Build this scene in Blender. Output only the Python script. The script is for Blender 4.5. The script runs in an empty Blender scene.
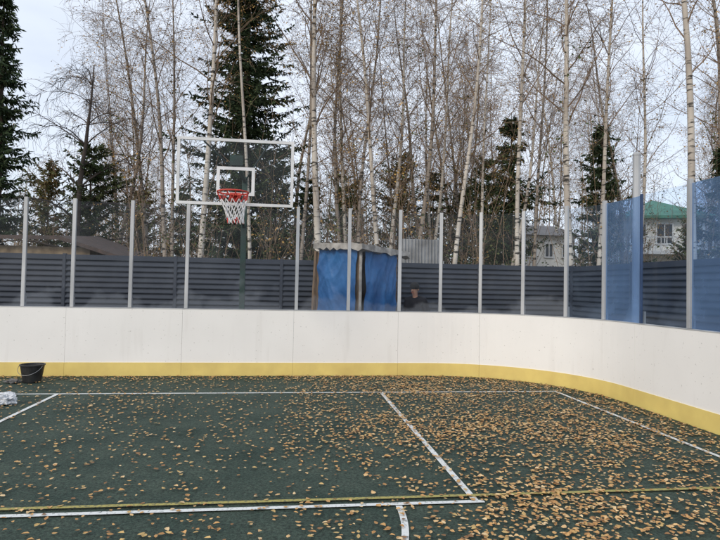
import bpy, math, random
from mathutils import Vector, Matrix, noise, Euler
random.seed(11)
R = math.radians
scene = bpy.context.scene
C = scene.collection
rnd = random.random
def U(a, b): return random.uniform(a, b)

# ------------------------------------------------------------ camera
EYE = 1.68; F = 560.0
CAMROT = Matrix.Rotation(R(90 + 1.636), 3, 'X') @ Matrix.Rotation(R(1.117), 3, 'Z')
cd = bpy.data.cameras.new('camera'); cam = bpy.data.objects.new('camera', cd); C.objects.link(cam)
cam.location = (0, 0, EYE); cam.rotation_euler = CAMROT.to_euler()
cd.sensor_width = 36; cd.lens = 28.0; cd.clip_end = 1000; cd.clip_start = 0.05
scene.camera = cam
def at(px, py, Y):
    d = CAMROT @ Vector(((px - 360) / F, (270 - py) / F, -1))
    return Vector((0, 0, EYE)) + d * (Y / d.y)
def proj(p):
    q = CAMROT.transposed() @ (Vector(p) - Vector((0, 0, EYE)))
    return (360 + F * q.x / -q.z, 270 - F * q.y / -q.z)

# ------------------------------------------------------------ court frame
TH = R(7.4); E1 = Vector((math.cos(TH), math.sin(TH), 0)); E2 = Vector((-math.sin(TH), math.cos(TH), 0))
def w(a, b, z=0.0): return E1 * a + E2 * b + Vector((0, 0, z))

# ------------------------------------------------------------ materials
def nodes(name):
    m = bpy.data.materials.new(name); m.use_nodes = True
    nt = m.node_tree; return m, nt, nt.nodes, nt.links, nt.nodes['Principled BSDF']
def mat(name, c1, c2=None, scale=5.0, rough=0.7, metal=0.0, bump=0.0, bscale=None, stretch=(1, 1, 1), lo=0.35, hi=0.65, coord='Object', detail=6, spec=0.5):
    m, nt, N, L, P = nodes(name)
    P.inputs['Roughness'].default_value = rough; P.inputs['Metallic'].default_value = metal
    P.inputs['Specular IOR Level'].default_value = spec
    tc = N.new('ShaderNodeTexCoord'); mp = N.new('ShaderNodeMapping'); mp.inputs['Scale'].default_value = stretch
    L.new(tc.outputs[coord], mp.inputs[0])
    if c2 is None: c2 = tuple(x * 0.75 for x in c1)
    n = N.new('ShaderNodeTexNoise'); n.inputs['Scale'].default_value = scale; n.inputs['Detail'].default_value = detail
    L.new(mp.outputs[0], n.inputs['Vector'])
    cr = N.new('ShaderNodeValToRGB'); cr.color_ramp.elements[0].position = lo; cr.color_ramp.elements[1].position = hi
    cr.color_ramp.elements[0].color = (*c1, 1); cr.color_ramp.elements[1].color = (*c2, 1)
    L.new(n.outputs['Fac'], cr.inputs[0]); L.new(cr.outputs[0], P.inputs['Base Color'])
    if bump:
        n2 = N.new('ShaderNodeTexNoise'); n2.inputs['Scale'].default_value = bscale or scale * 3; n2.inputs['Detail'].default_value = 5
        L.new(mp.outputs[0], n2.inputs['Vector'])
        b = N.new('ShaderNodeBump'); b.inputs['Strength'].default_value = bump; b.inputs['Distance'].default_value = 0.02
        L.new(n2.outputs['Fac'], b.inputs['Height']); L.new(b.outputs[0], P.inputs['Normal'])
    return m

M = {}
M['alu'] = mat('aluminium', (0.56, 0.57, 0.58), (0.38, 0.39, 0.40), 3, 0.5, 0.3, stretch=(1, 1, .3))
M['bluesteel'] = mat('blue_steel', (0.04, 0.08, 0.18), None, 4, 0.5, 0.2)
M['greenpole'] = mat('green_paint', (0.012, 0.05, 0.035), (0.02, 0.035, 0.03), 6, 0.5)
M['whiteframe'] = mat('white_paint', (0.74, 0.75, 0.76), (0.6, 0.61, 0.62), 4, 0.5)
M['rim'] = mat('orange_rim_paint', (0.55, 0.05, 0.025), (0.35, 0.03, 0.02), 12, 0.5)
M['net_red'] = mat('net_red', (0.55, 0.06, 0.05), None, 20, 0.9)
M['net_white'] = mat('net_white', (0.8, 0.8, 0.8), None, 20, 0.9)
M['wood'] = mat('old_wood', (0.24, 0.16, 0.10), (0.11, 0.075, 0.05), 8, 0.85, stretch=(4, 4, .5), bump=.3)
M['paleboard'] = mat('pale_board', (0.50, 0.47, 0.43), (0.22, 0.20, 0.18), 5, 0.85, bump=.5, detail=9)
M['tarp'] = mat('blue_tarp', (0.03, 0.15, 0.38), (0.02, 0.105, 0.29), 2.2, 0.5, bump=.8, bscale=7, detail=5, spec=.4)
M['tin'] = mat('grey_tin', (0.32, 0.33, 0.34), (0.2, 0.2, 0.2), 3, 0.55, 0.3)
M['brown_wall'] = mat('brown_wall', (0.30, 0.23, 0.15), (0.15, 0.11, 0.075), 4, 0.9)
M['brown_roof'] = mat('brown_roof', (0.09, 0.06, 0.05), (0.05, 0.038, 0.034), 5, 0.8)
M['housewall'] = mat('house_render', (0.84, 0.83, 0.79), (0.72, 0.71, 0.68), 1.5, 0.9)
M['greenroof'] = mat('green_roof', (0.07, 0.23, 0.16), (0.05, 0.17, 0.12), 2, 0.6)
M['greyroof'] = mat('grey_roof', (0.20, 0.19, 0.19), None, 2, 0.7)
M['pane'] = mat('window_pane', (0.03, 0.04, 0.05), None, 2, 0.15)
M['bucket'] = mat('black_plastic', (0.012, 0.012, 0.013), (0.03, 0.03, 0.03), 9, 0.45)
M['steel'] = mat('steel_wire', (0.3, 0.3, 0.3), None, 9, 0.4, 0.8)
M['bag'] = mat('white_plastic', (0.68, 0.70, 0.72), (0.5, 0.52, 0.55), 9, 0.35, bump=.6, bscale=30)
M['scrap'] = mat('grey_scrap', (0.2, 0.19, 0.18), (0.08, 0.08, 0.08), 20, 0.8, bump=.5)
M['skin'] = mat('skin', (0.42, 0.24, 0.17), (0.38, 0.2, 0.14), 8, 0.6)
M['jacket'] = mat('dark_jacket', (0.010, 0.011, 0.016), (0.016, 0.016, 0.022), 9, 0.9, bump=.3, spec=.2)
M['trousers'] = mat('dark_trousers', (0.02, 0.02, 0.022), None, 9, 0.9)
M['cap'] = mat('black_knit', (0.010, 0.010, 0.012), None, 20, 0.9)
M['boot'] = mat('boot', (0.02, 0.016, 0.013), None, 20, 0.6)
M['twig'] = mat('twig_bark', (0.23, 0.155, 0.10), (0.13, 0.092, 0.066), 2, 0.9)
M['darkbark'] = mat('dark_bark', (0.085, 0.065, 0.052), (0.045, 0.035, 0.03), 3, 0.9)
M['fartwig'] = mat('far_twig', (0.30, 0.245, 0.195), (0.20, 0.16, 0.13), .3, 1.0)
M['sprucebark'] = mat('spruce_bark', (0.08, 0.055, 0.04), (0.04, 0.03, 0.025), 4, 0.9, bump=.5)
M['needle_a'] = mat('needles_dark', (0.022, 0.044, 0.021), (0.038, 0.056, 0.026), .8, 0.8, spec=.2)
M['needle_b'] = mat('needles_light', (0.045, 0.074, 0.030), (0.068, 0.086, 0.038), 1.2, 0.8, spec=.2)
M['needle_c'] = mat('needles_brown', (0.18, 0.12, 0.045), (0.09, 0.085, 0.035), 1.2, 0.8, spec=.2)
M['needle_d'] = mat('needles_olive', (0.08, 0.10, 0.036), (0.11, 0.115, 0.046), 1.2, 0.8, spec=.2)
LC = [(0.62, 0.36, 0.14), (0.70, 0.46, 0.22), (0.48, 0.26, 0.10), (0.27, 0.145, 0.065), (0.74, 0.54, 0.30), (0.57, 0.39, 0.16)]
LEAFM = [mat('leaf_%d' % i, c, tuple(x * .72 for x in c), 14, 0.7, spec=.3) for i, c in enumerate(LC)]
M['treeleaf'] = mat('tree_leaf', (0.52, 0.33, 0.10), (0.36, 0.21, 0.07), 3, 0.8)

def birch_bark(name, pale, dark, lo):
    m, nt, N, L, P = nodes(name); P.inputs['Roughness'].default_value = .8
    tc = N.new('ShaderNodeTexCoord')
    def ns(sc, st, lo, hi, det=5):
        mp = N.new('ShaderNodeMapping'); mp.inputs['Scale'].default_value = st; L.new(tc.outputs['Object'], mp.inputs[0])
        n = N.new('ShaderNodeTexNoise'); n.inputs['Scale'].default_value = sc; n.inputs['Detail'].default_value = det
        L.new(mp.outputs[0], n.inputs['Vector'])
        r = N.new('ShaderNodeMapRange'); r.inputs['From Min'].default_value = lo; r.inputs['From Max'].default_value = hi
        L.new(n.outputs['Fac'], r.inputs['Value']); return r.outputs[0]
    marks = ns(2.2, (1.5, 1.5, 6), lo, lo + .09); dirt = ns(.8, (1, 1, .6), .36, .70)
    m1 = N.new('ShaderNodeMix'); m1.data_type = 'RGBA'
    m1.inputs['A'].default_value = (*pale, 1); m1.inputs['B'].default_value = (*dark, 1); L.new(dirt, m1.inputs['Factor'])
    m2 = N.new('ShaderNodeMix'); m2.data_type = 'RGBA'; m2.inputs['B'].default_value = (.04, .035, .03, 1)
    L.new(m1.outputs['Result'], m2.inputs['A']); L.new(marks, m2.inputs['Factor'])
    L.new(m2.outputs['Result'], P.inputs['Base Color']); return m
M['birch'] = birch_bark('birch_bark', (.66, .61, .54), (.27, .225, .185), .55)
M['birch2'] = birch_bark('grey_birch_bark', (.36, .31, .26), (.15, .12, .10), .52)

def glass_mat(name, tint, haze_col, haze, dirt, edge=.25, gloss_r=.03, spread=(1, 1, 1), ior=1.22):
    m, nt, N, L, P = nodes(name); N.remove(P)
    out = N['Material Output']
    tr = N.new('ShaderNodeBsdfTransparent'); tr.inputs[0].default_value = (*tint, 1)
    df = N.new('ShaderNodeBsdfDiffuse'); df.inputs[0].default_value = (*haze_col, 1)
    gl = N.new('ShaderNodeBsdfGlossy'); gl.inputs['Roughness'].default_value = gloss_r; gl.inputs[0].default_value = (.8, .85, .9, 1)
    tc = N.new('ShaderNodeTexCoord')
    mp = N.new('ShaderNodeMapping'); mp.inputs['Scale'].default_value = spread; L.new(tc.outputs['Object'], mp.inputs[0])
    n = N.new('ShaderNodeTexNoise'); n.inputs['Scale'].default_value = 1.6; n.inputs['Detail'].default_value = 7
    L.new(mp.outputs[0], n.inputs['Vector'])
    r = N.new('ShaderNodeMapRange'); r.inputs['From Min'].default_value = .45; r.inputs['From Max'].default_value = .75
    r.inputs['To Min'].default_value = haze; r.inputs['To Max'].default_value = haze + dirt
    L.new(n.outputs['Fac'], r.inputs['Value'])
    sep = N.new('ShaderNodeSeparateXYZ'); L.new(tc.outputs['Object'], sep.inputs[0])
    geo = N.new('ShaderNodeNewGeometry')
    n3 = N.new('ShaderNodeTexNoise'); n3.inputs['Scale'].default_value = 1.7; n3.inputs['Detail'].default_value = 3; L.new(geo.outputs['Position'], n3.inputs['Vector'])
    ma = N.new('ShaderNodeMath'); ma.operation = 'MULTIPLY_ADD'; ma.inputs[1].default_value = -1.5; L.new(n3.outputs['Fac'], ma.inputs[0]); L.new(sep.outputs['Z'], ma.inputs[2])
    r2 = N.new('ShaderNodeMapRange'); r2.inputs['From Min'].default_value = -.52; r2.inputs['From Max'].default_value = -.66
    r2.inputs['To Min'].default_value = 0; r2.inputs['To Max'].default_value = edge  # painted reflections: pale diffuse humps low on the sheet
    L.new(ma.outputs[0], r2.inputs['Value'])
    ad = N.new('ShaderNodeMath'); ad.operation = 'ADD'; L.new(r.outputs[0], ad.inputs[0]); L.new(r2.outputs[0], ad.inputs[1])
    mx = N.new('ShaderNodeMixShader'); L.new(ad.outputs[0], mx.inputs[0]); L.new(tr.outputs[0], mx.inputs[1]); L.new(df.outputs[0], mx.inputs[2])
    fr = N.new('ShaderNodeFresnel'); fr.inputs[0].default_value = ior
    mx2 = N.new('ShaderNodeMixShader'); L.new(fr.outputs[0], mx2.inputs[0]); L.new(mx.outputs[0], mx2.inputs[1]); L.new(gl.outputs[0], mx2.inputs[2])
    L.new(mx2.outputs[0], out.inputs[0]); return m
M['glass'] = glass_mat('clear_sheet', (.95, .97, .985), (.55, .6, .68), .010, .045, .10)
M['glasspale'] = glass_mat('faint_blue_sheet', (.86, .92, .98), (.35, .47, .66), .03, .10, .06)
M['glassblue'] = glass_mat('blue_filmed_sheet', (.44, .60, .86), (.20, .34, .60), .30, .26, .05)
M['bbglass'] = glass_mat('backboard_sheet', (.93, .95, .96), (.6, .65, .7), .02, .03, 0)

def board_mat():
    m, nt, N, L, P = nodes('white_board'); P.inputs['Roughness'].default_value = .45
    tc = N.new('ShaderNodeTexCoord')
    def ns(sc, st, lo, hi, det=5):
        mp = N.new('ShaderNodeMapping'); mp.inputs['Scale'].default_value = st; L.new(tc.outputs['Object'], mp.inputs[0])
        n = N.new('ShaderNodeTexNoise'); n.inputs['Scale'].default_value = sc; n.inputs['Detail'].default_value = det
        L.new(mp.outputs[0], n.inputs['Vector'])
        r = N.new('ShaderNodeMapRange'); r.inputs['From Min'].default_value = lo; r.inputs['From Max'].default_value = hi
        L.new(n.outputs['Fac'], r.inputs['Value']); return r.outputs[0]
    big = ns(.9, (1, 1, 1), .3, .75); streak = ns(3, (2, 2, .25), .6, .85); spk = ns(28, (1, 1, 1), .70, .74, 2)
    m1 = N.new('ShaderNodeMix'); m1.data_type = 'RGBA'; m1.inputs['A'].default_value = (.87, .855, .83, 1); m1.inputs['B'].default_value = (.80, .785, .76, 1); L.new(big, m1.inputs['Factor'])
    m2 = N.new('ShaderNodeMix'); m2.data_type = 'RGBA'; m2.inputs['B'].default_value = (.60, .57, .53, 1); L.new(m1.outputs['Result'], m2.inputs['A'])
    mm = N.new('ShaderNodeMath'); mm.operation = 'MULTIPLY'; mm.inputs[1].default_value = .35; L.new(streak, mm.inputs[0]); L.new(mm.outputs[0], m2.inputs['Factor'])
    m3 = N.new('ShaderNodeMix'); m3.data_type = 'RGBA'; m3.inputs['B'].default_value = (.35, .33, .3, 1); L.new(m2.outputs['Result'], m3.inputs['A'])
    m4 = N.new('ShaderNodeMath'); m4.operation = 'MULTIPLY'; m4.inputs[1].default_value = .5; L.new(spk, m4.inputs[0]); L.new(m4.outputs[0], m3.inputs['Factor'])
    L.new(m3.outputs['Result'], P.inputs['Base Color']); return m
M['board'] = board_mat()
M['yellow'] = mat('yellow_kick', (0.80, 0.63, 0.20), (0.66, 0.50, 0.16), 3, 0.5, lo=.3, hi=.75, detail=9)

def court_mat():
    m, nt, N, L, P = nodes('green_rubber'); P.inputs['Roughness'].default_value = .82; P.inputs['Specular IOR Level'].default_value = .3
    tc = N.new('ShaderNodeTexCoord')
    def ns(sc, det=6, ro=.6):
        n = N.new('ShaderNodeTexNoise'); n.inputs['Scale'].default_value = sc; n.inputs['Detail'].default_value = det; n.inputs['Roughness'].default_value = ro
        L.new(tc.outputs['Object'], n.inputs['Vector']); return n.outputs['Fac']
    r1 = N.new('ShaderNodeValToRGB'); r1.color_ramp.elements[0].position = .33; r1.color_ramp.elements[1].position = .68
    r1.color_ramp.elements[0].color = (.019, .038, .031, 1); r1.color_ramp.elements[1].color = (.052, .075, .060, 1)
    L.new(ns(1.3, 9, .72), r1.inputs[0])
    r2 = N.new('ShaderNodeValToRGB'); r2.color_ramp.elements[0].position = .35; r2.color_ramp.elements[1].position = .7
    r2.color_ramp.elements[0].color = (.42, .42, .42, 1); r2.color_ramp.elements[1].color = (1.9, 1.85, 1.75, 1)
    L.new(ns(45, 4, .75), r2.inputs[0])
    mu = N.new('ShaderNodeMix'); mu.data_type = 'RGBA'; mu.blend_type = 'MULTIPLY'; mu.inputs['Factor'].default_value = 1
    L.new(r1.outputs[0], mu.inputs['A']); L.new(r2.outputs[0], mu.inputs['B']); L.new(mu.outputs['Result'], P.inputs['Base Color'])
    b = N.new('ShaderNodeBump'); b.inputs['Strength'].default_value = .7; b.inputs['Distance'].default_value = .012
    L.new(ns(90, 3, .7), b.inputs['Height']); L.new(b.outputs[0], P.inputs['Normal']); return m
M['court'] = court_mat()
def line_mat(name, c, lo=.27, hi=.44):
    m, nt, N, L, P = nodes(name); P.inputs['Roughness'].default_value = .8
    tc = N.new('ShaderNodeTexCoord'); n = N.new('ShaderNodeTexNoise'); n.inputs['Scale'].default_value = 45; n.inputs['Detail'].default_value = 5
    L.new(tc.outputs['Object'], n.inputs['Vector'])
    cr = N.new('ShaderNodeValToRGB'); cr.color_ramp.elements[0].position = lo; cr.color_ramp.elements[1].position = hi
    cr.color_ramp.elements[0].color = (.06, .08, .07, 1); cr.color_ramp.elements[1].color = (*c, 1)
    L.new(n.outputs['Fac'], cr.inputs[0]); L.new(cr.outputs[0], P.inputs['Base Color']); return m
M['wline'] = line_mat('white_line_paint', (.64, .66, .65)); M['yline'] = line_mat('yellow_line_paint', (.36, .31, .09), .30, .52)
M['ground'] = mat('leafy_ground', (0.20, 0.13, 0.06), (0.06, 0.07, 0.03), 3, 0.95, bump=.6, bscale=25)
M['fence'] = mat('dark_slat', (0.032, 0.040, 0.058), (0.047, 0.056, 0.075), .7, 0.6, 0.0, spec=.3)

# ------------------------------------------------------------ mesh builder
class MB:
    def __init__(s): s.v = []; s.f = []; s.m = []
    def add(s, vs, fs, mi=0):
        o = len(s.v); s.v += [tuple(p) for p in vs]; s.f += [tuple(i + o for i in f) for f in fs]; s.m += [mi] * len(fs)
    def box(s, c, d, mtx=None, mi=0):
        x, y, z = d[0] / 2, d[1] / 2, d[2] / 2; c = Vector(c)
        vs = [Vector((i * x, j * y, k * z)) for k in (-1, 1) for j in (-1, 1) for i in (-1, 1)]
        if mtx is not None: vs = [mtx @ q for q in vs]
        s.add([c + q for q in vs], [(0, 2, 3, 1), (4, 5, 7, 6), (0, 1, 5, 4), (2, 6, 7, 3), (0, 4, 6, 2), (1, 3, 7, 5)], mi)
    def tube(s, pts, rad, n=6, cap=True, mi=0):
        pts = [Vector(p) for p in pts]; k = len(pts)
        if not hasattr(rad, '__len__'): rad = [rad] * k
        o = len(s.v); prev = None
        for i, p in enumerate(pts):
            t = pts[min(i + 1, k - 1)] - pts[max(i - 1, 0)]
            if t.length < 1e-9: t = Vector((0, 0, 1))
            t.normalize()
            if prev is None:
                a = Vector((1, 0, 0)) if abs(t.x) < .8 else Vector((0, 1, 0)); u = t.cross(a).normalized()
            else:
                u = prev - t * prev.dot(t); u = u.normalized() if u.length > 1e-6 else t.orthogonal().normalized()
            prev = u; v2 = t.cross(u)
            for j in range(n):
                an = 2 * math.pi * j / n; q = p + (u * math.cos(an) + v2 * math.sin(an)) * rad[i]
                s.v.append((q.x, q.y, q.z))
        for i in range(k - 1):
            for j in range(n):
                a = o + i * n + j; b = o + i * n + (j + 1) % n
                s.f.append((a, b, b + n, a + n)); s.m.append(mi)
        if cap:
            s.f.append(tuple(o + j for j in reversed(range(n)))); s.m.append(mi)
            s.f.append(tuple(o + (k - 1) * n + j for j in range(n))); s.m.append(mi)
    def lathe(s, prof, n=24, mi=0, c=(0, 0, 0)):
        o = len(s.v)
        for r, z in prof:
            for j in range(n):
                a = 2 * math.pi * j / n; s.v.append((c[0] + r * math.cos(a), c[1] + r * math.sin(a), c[2] + z))
        for i in range(len(prof) - 1):
            for j in range(n):
                a = o + i * n + j; b = o + i * n + (j + 1) % n
                s.f.append((a, b, b + n, a + n)); s.m.append(mi)
    def build(s, name, m, parent=None, smooth=False, origin=None):
        me = bpy.data.meshes.new(name)
        vs = s.v
        if origin is not None:
            ox, oy, oz = origin; vs = [(x - ox, y - oy, z - oz) for x, y, z in vs]
        me.from_pydata(vs, [], s.f)
        ms = m if isinstance(m, list) else [m]
        for q in ms: me.materials.append(q)
        if len(ms) > 1: me.polygons.foreach_set('material_index', s.m)
        if smooth: me.polygons.foreach_set('use_smooth', [True] * len(me.polygons))
        me.update()
        o = bpy.data.objects.new(name, me); C.objects.link(o)
        if parent: o.parent = parent
        if origin is not None: o.location = origin
        return o
def tag(o, label=None, cat=None, group=None, kind=None):
    if label: o['label'] = label
    if cat: o['category'] = cat
    if group: o['group'] = group
    if kind: o['kind'] = kind
    return o
def empty(name, loc, rz=0, label=None, cat=None, group=None):
    o = bpy.data.objects.new(name, None); C.objects.link(o); o.location = loc; o.rotation_euler = (0, 0, rz)
    o.empty_display_size = .2
    return tag(o, label, cat, group)
def bevel(o, wd=.004, seg=2):
    b = o.modifiers.new('bevel', 'BEVEL'); b.width = wd; b.segments = seg; b.limit_method = 'ANGLE'; return o

# ------------------------------------------------------------ barrier path
A0, BB, AS, RC = -12.0, 10.42, 5.1, 2.5
L1 = (AS - RC) - A0; L2 = RC * math.pi / 2; BEND = -3.0; L3 = (BB - RC) - BEND
def path(s):
    if s <= L1: return (A0 + s, BB), (0, 1)
    if s <= L1 + L2:
        t = (s - L1) / RC; return (AS - RC + RC * math.sin(t), BB - RC + RC * math.cos(t)), (math.sin(t), math.cos(t))
    return (AS, BB - RC - (s - L1 - L2)), (1, 0)
def pp(s, off, z):
    (a, b), (na, nb) = path(s); return w(a + na * off, b + nb * off, z)
def s_at(px):
    best = None
    s = 2.0
    while s < L1 + L2 + 4.2:
        x = proj(pp(s, .04, 1.25))[0]; e = abs(x - px)
        if best is None or e < best[0]: best = (e, s)
        s += .01
    return best[1]
def sweep(mb, s0, s1, o0, o1, z0, z1):
    n = 1 if s1 <= L1 or s0 >= L1 + L2 else max(2, int((s1 - s0) / .14))
    vs = []
    for i in range(n + 1):
        s = s0 + (s1 - s0) * i / n
        vs += [pp(s, o0, z0), pp(s, o1, z0), pp(s, o1, z1), pp(s, o0, z1)]
    fs = []
    for i in range(n):
        a = i * 4
        for j in range(4): fs.append((a + j, a + (j + 1) % 4, a + 4 + (j + 1) % 4, a + 4 + j))
    fs += [(3, 2, 1, 0), (n * 4, n * 4 + 1, n * 4 + 2, n * 4 + 3)]
    mb.add(vs, fs)

# ------------------------------------------------------------ ground + court
g = MB(); g.add([(-250, -150, 0), (250, -150, 0), (250, 400, 0), (-250, 400, 0)], [(0, 1, 2, 3)])
tag(g.build('ground', M['ground']), kind='structure')
cmb = MB(); pts = []
s = 0
while s < L1 + L2 + L3:
    pts.append(pp(s, .05, .004)); s += .15 if L1 < s < L1 + L2 else .5
pts.append(pp(L1 + L2 + L3, .05, .004)); pts.append(w(A0, BEND, .004))
cmb.add(pts, [tuple(reversed(range(len(pts))))])
court = tag(cmb.build('court_surface', M['court']), kind='structure')
def line(a0, b0, a1, b1, wd, m, z=.008, name='painted_line'):
    mb = MB(); d = Vector((a1 - a0, b1 - b0)); n = Vector((-d.y, d.x)).normalized() * wd / 2
    mb.add([w(a0 + n.x, b0 + n.y, z), w(a0 - n.x, b0 - n.y, z), w(a1 - n.x, b1 - n.y, z), w(a1 + n.x, b1 + n.y, z)], [(0, 1, 2, 3)])
    return mb.build(name, m, court)
BL, FT, KL, KR, SL = 8.79, 4.27, -3.30, 1.51, 4.42
line(-9.5, BL, SL, BL, .055, M['wline'], name='baseline')
line(KL, BL - .03, KL, FT + .03, .055, M['wline'], .012, name='key_line'); line(KR, BL - .03, KR, FT + .03, .055, M['wline'], .012, name='key_line')
line(KL - .03, FT, KR + .06, FT, .052, M['wline'], .016, name='free_throw_line')
line(SL, BL + .02, SL, -2.5, .055, M['wline'], .012, name='sideline')
line(-11, FT + .12, AS - .02, FT + .12, .045, M['yline'], .020, name='yellow_line')
ar = MB(); vs = []; ca = (KL + KR) / 2
for i in range(65):
    t = math.pi * i / 64
    for r in (1.755, 1.805): vs.append(w(ca + r * math.cos(t), FT - .03 - 1.12 * r * math.sin(t), .012))
ar.add(vs, [(2 * i, 2 * i + 1, 2 * i + 3, 2 * i + 2) for i in range(64)]); ar.build('free_throw_arc', M['wline'], court)

# ------------------------------------------------------------ barrier
bar = empty('rink_barrier', (0, 0, 0), 0, 'white court boards with yellow kick strip and clear sheets between grey posts', 'barrier')
seams = [s_at(x) for x in (67, 183, 294, 398, 480, 637)]
seams = [seams[0] - 6.15, seams[0] - 4.1, seams[0] - 2.05] + seams + [seams[-1] + 2.05 * k for k in (1, 2, 3, 4)]
for i in range(len(seams) - 1):
    a, b = seams[i] + .0015, seams[i + 1] - .0015
    mb = MB(); sweep(mb, a, b, 0, .07, .01, 1.2); p = mb.build('board_panel', M['board'], bar)
    mb = MB(); sweep(mb, a, b, -.012, -.001, .006, .245); mb.build('kick_strip', M['yellow'], p)
    mb = MB(); sweep(mb, a, b, -.004, .075, 1.202, 1.215); mb.build('top_rail', M['alu'], p)
posts = [s_at(x) for x in (23, 72, 130, 186, 296, 348, 399, 440, 480, 523, 566, 604, 641, 690)]
posts = [posts[0] - 3.1, posts[0] - 2.05, posts[0] - 1.03] + posts + [posts[-1] + 1.0 * k for k in range(1, 7)]
def frame_at(s):
    (a, b), (na, nb) = path(s); n = (E1 * na + E2 * nb); t = Vector((n.y, -n.x, 0))
    return Matrix((t, n, Vector((0, 0, 1)))).transposed()
for i, s in enumerate(posts):
    blue = i == 15
    top = 3.13 + U(-.02, .02)
    mb = MB(); mb.box(pp(s, .04, (1.217 + top) / 2), (.04 if blue else .06, .03 if blue else .055, top - 1.217), frame_at(s))
    po = bevel(mb.build('post', M['bluesteel'] if blue else M['alu'], bar))
    mb = MB(); mb.box(pp(s, .085, .7), (.06, .025, 1.38), frame_at(s)); mb.build('foot_bracket', M['alu'], po)
for i in range(len(posts) - 1):
    a, b = posts[i] + .035, posts[i + 1] - .035
    n = 1 if b <= L1 or a >= L1 + L2 else 6
    mb = MB(); vs = []
    for k in range(n + 1):
        s = a + (b - a) * k / n; vs += [pp(s, .04, 1.217), pp(s, .04, 3.09)]
    mb.add(vs, [(2 * k, 2 * k + 2, 2 * k + 3, 2 * k + 1) for k in range(n)])
    c = pp((a + b) / 2, .04, 1.217)
    bl = i in (14, 16)
    o = mb.build('glazing_pane', M['glassblue'] if bl else (M['glasspale'] if i in (13, 15) else M['glass']), bar, origin=c)
    if bl: o['label'] = 'blue tinted clear sheet'

# ------------------------------------------------------------ basketball hoop
hb = (KL + KR) / 2 + .06; HB = 8.93
hoop = empty('basketball_hoop', w(hb, BB + .35, 0), TH, 'basketball hoop with clear white-framed backboard on a green pole behind the boards', 'basketball hoop')
yb = -(BB + .35 - HB)
mb = MB(); mb.box((0, 0, 1.86), (.10, .10, 3.68)); bevel(mb.build('pole', M['greenpole'], hoop))
mb = MB(); mb.box((0, 0, .01), (.3, .3, .018)); mb.build('base_plate', M['greenpole'], hoop)
mb = MB(); mb.tube([(0, 0, 3.62), (0, yb + .06, 3.62)], .04, 8); mb.build('arm', M['greenpole'], hoop)
mb = MB(); mb.tube([(0, 0, 2.75), (0, yb + .08, 3.05)], .03, 8); mb.build('arm', M['greenpole'], hoop)
for sx in (-1, 1):
    mb = MB(); mb.tube([(sx * .03, -.05, 3.66), (sx * .5, yb + .03, 3.9)], .014, 6); mb.build('stay', M['greenpole'], hoop)
mb = MB()
W2, Z0, Z1 = .9, 2.9, 3.95
mb.add([(-W2 + .02, yb, Z0 + .02), (W2 - .02, yb, Z0 + .02), (W2 - .02, yb, Z1 - .02), (-W2 + .02, yb, Z1 - .02)], [(0, 1, 2, 3)])
bbo = mb.build('backboard', M['bbglass'], hoop)
def rectframe(mb, x0, x1, z0, z1, t, y, d):
    vs = []
    for yy in (y - d / 2, y + d / 2):
        for (xa, xb, za, zb) in ((x0, x1, z0, z1), (x0 + t, x1 - t, z0 + t, z1 - t)):
            vs += [(xa, yy, za), (xb, yy, za), (xb, yy, zb), (xa, yy, zb)]
    fs = []
    for j in range(4):
        k = (j + 1) % 4
        fs += [(j, k, 4 + k, 4 + j), (8 + k, 8 + j, 12 + j, 12 + k), (k, j, 8 + j, 8 + k), (4 + j, 4 + k, 12 + k, 12 + j)]
    mb.add(vs, fs)
mb = MB(); rectframe(mb, -W2, W2, Z0, Z1, .045, yb, .035); mb.build('backboard_frame', M['whiteframe'], bbo)
mb = MB(); rectframe(mb, -.295, .295, 3.06, 3.51, .05, yb - .004, .004); mb.build('target_square', M['whiteframe'], bbo)
for z, h in ((3.0, .2), (3.62, .16)):
    mb = MB(); mb.box((0, yb + .03, z), (.2, .04, h)); mb.build('mounting_plate', M['greenpole'], bbo)
rc = Vector((0, yb - .38, 3.05)); rr = .228
mb = MB(); mb.tube([rc + Vector((rr * math.cos(2 * math.pi * i / 32), rr * math.sin(2 * math.pi * i / 32), 0)) for i in range(33)], .013, 8, cap=False)
for k in range(12):
    a = 2 * math.pi * (k + .5) / 12; q = rc + Vector((rr * math.cos(a), rr * math.sin(a), -.006)); mb.tube([q, q + Vector((0, 0, -.024))], .006, 5)
rim = mb.build('rim', M['rim'], hoop, smooth=True)
mb = MB(); mb.box((0, yb - .02, 3.03), (.16, .03, .14)); mb.box((0, yb - .09, 3.045), (.12, .13, .012))
for sx in (-1, 1): mb.tube([(sx * .07, yb - .03, 2.97), (sx * .05, yb - .15, 3.045)], .009, 6)
mb.build('rim_bracket', M['rim'], rim)
net = MB()
lv = [(0, .225), (.09, .195), (.18, .165), (.27, .138), (.36, .122), (.44, .118)]
def npt(k, l):
    z, r = lv[l]; a = 2 * math.pi * (k + (.5 if l % 2 == 0 else 0)) / 12
    off = Vector((.055 * (z / .44), -.01 * z, 0))
    return rc + Vector((r * math.cos(a), r * math.sin(a), -.03 - z)) + off
for l in range(5):
    mi = (0, 1, 1, 1, 1)[l]
    for k in range(12):
        if l % 2 == 0: prs = ((k, k), (k, k + 1))
        else: prs = ((k, k), (k + 1, k))
        for a, b in prs: net.tube([npt(a, l), npt(b, l + 1)], .0075, 5, mi=(0 if (l == 4 and k % 3 == 0) else mi))
net.build('net', [M['net_red'], M['net_white']], rim)

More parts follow.
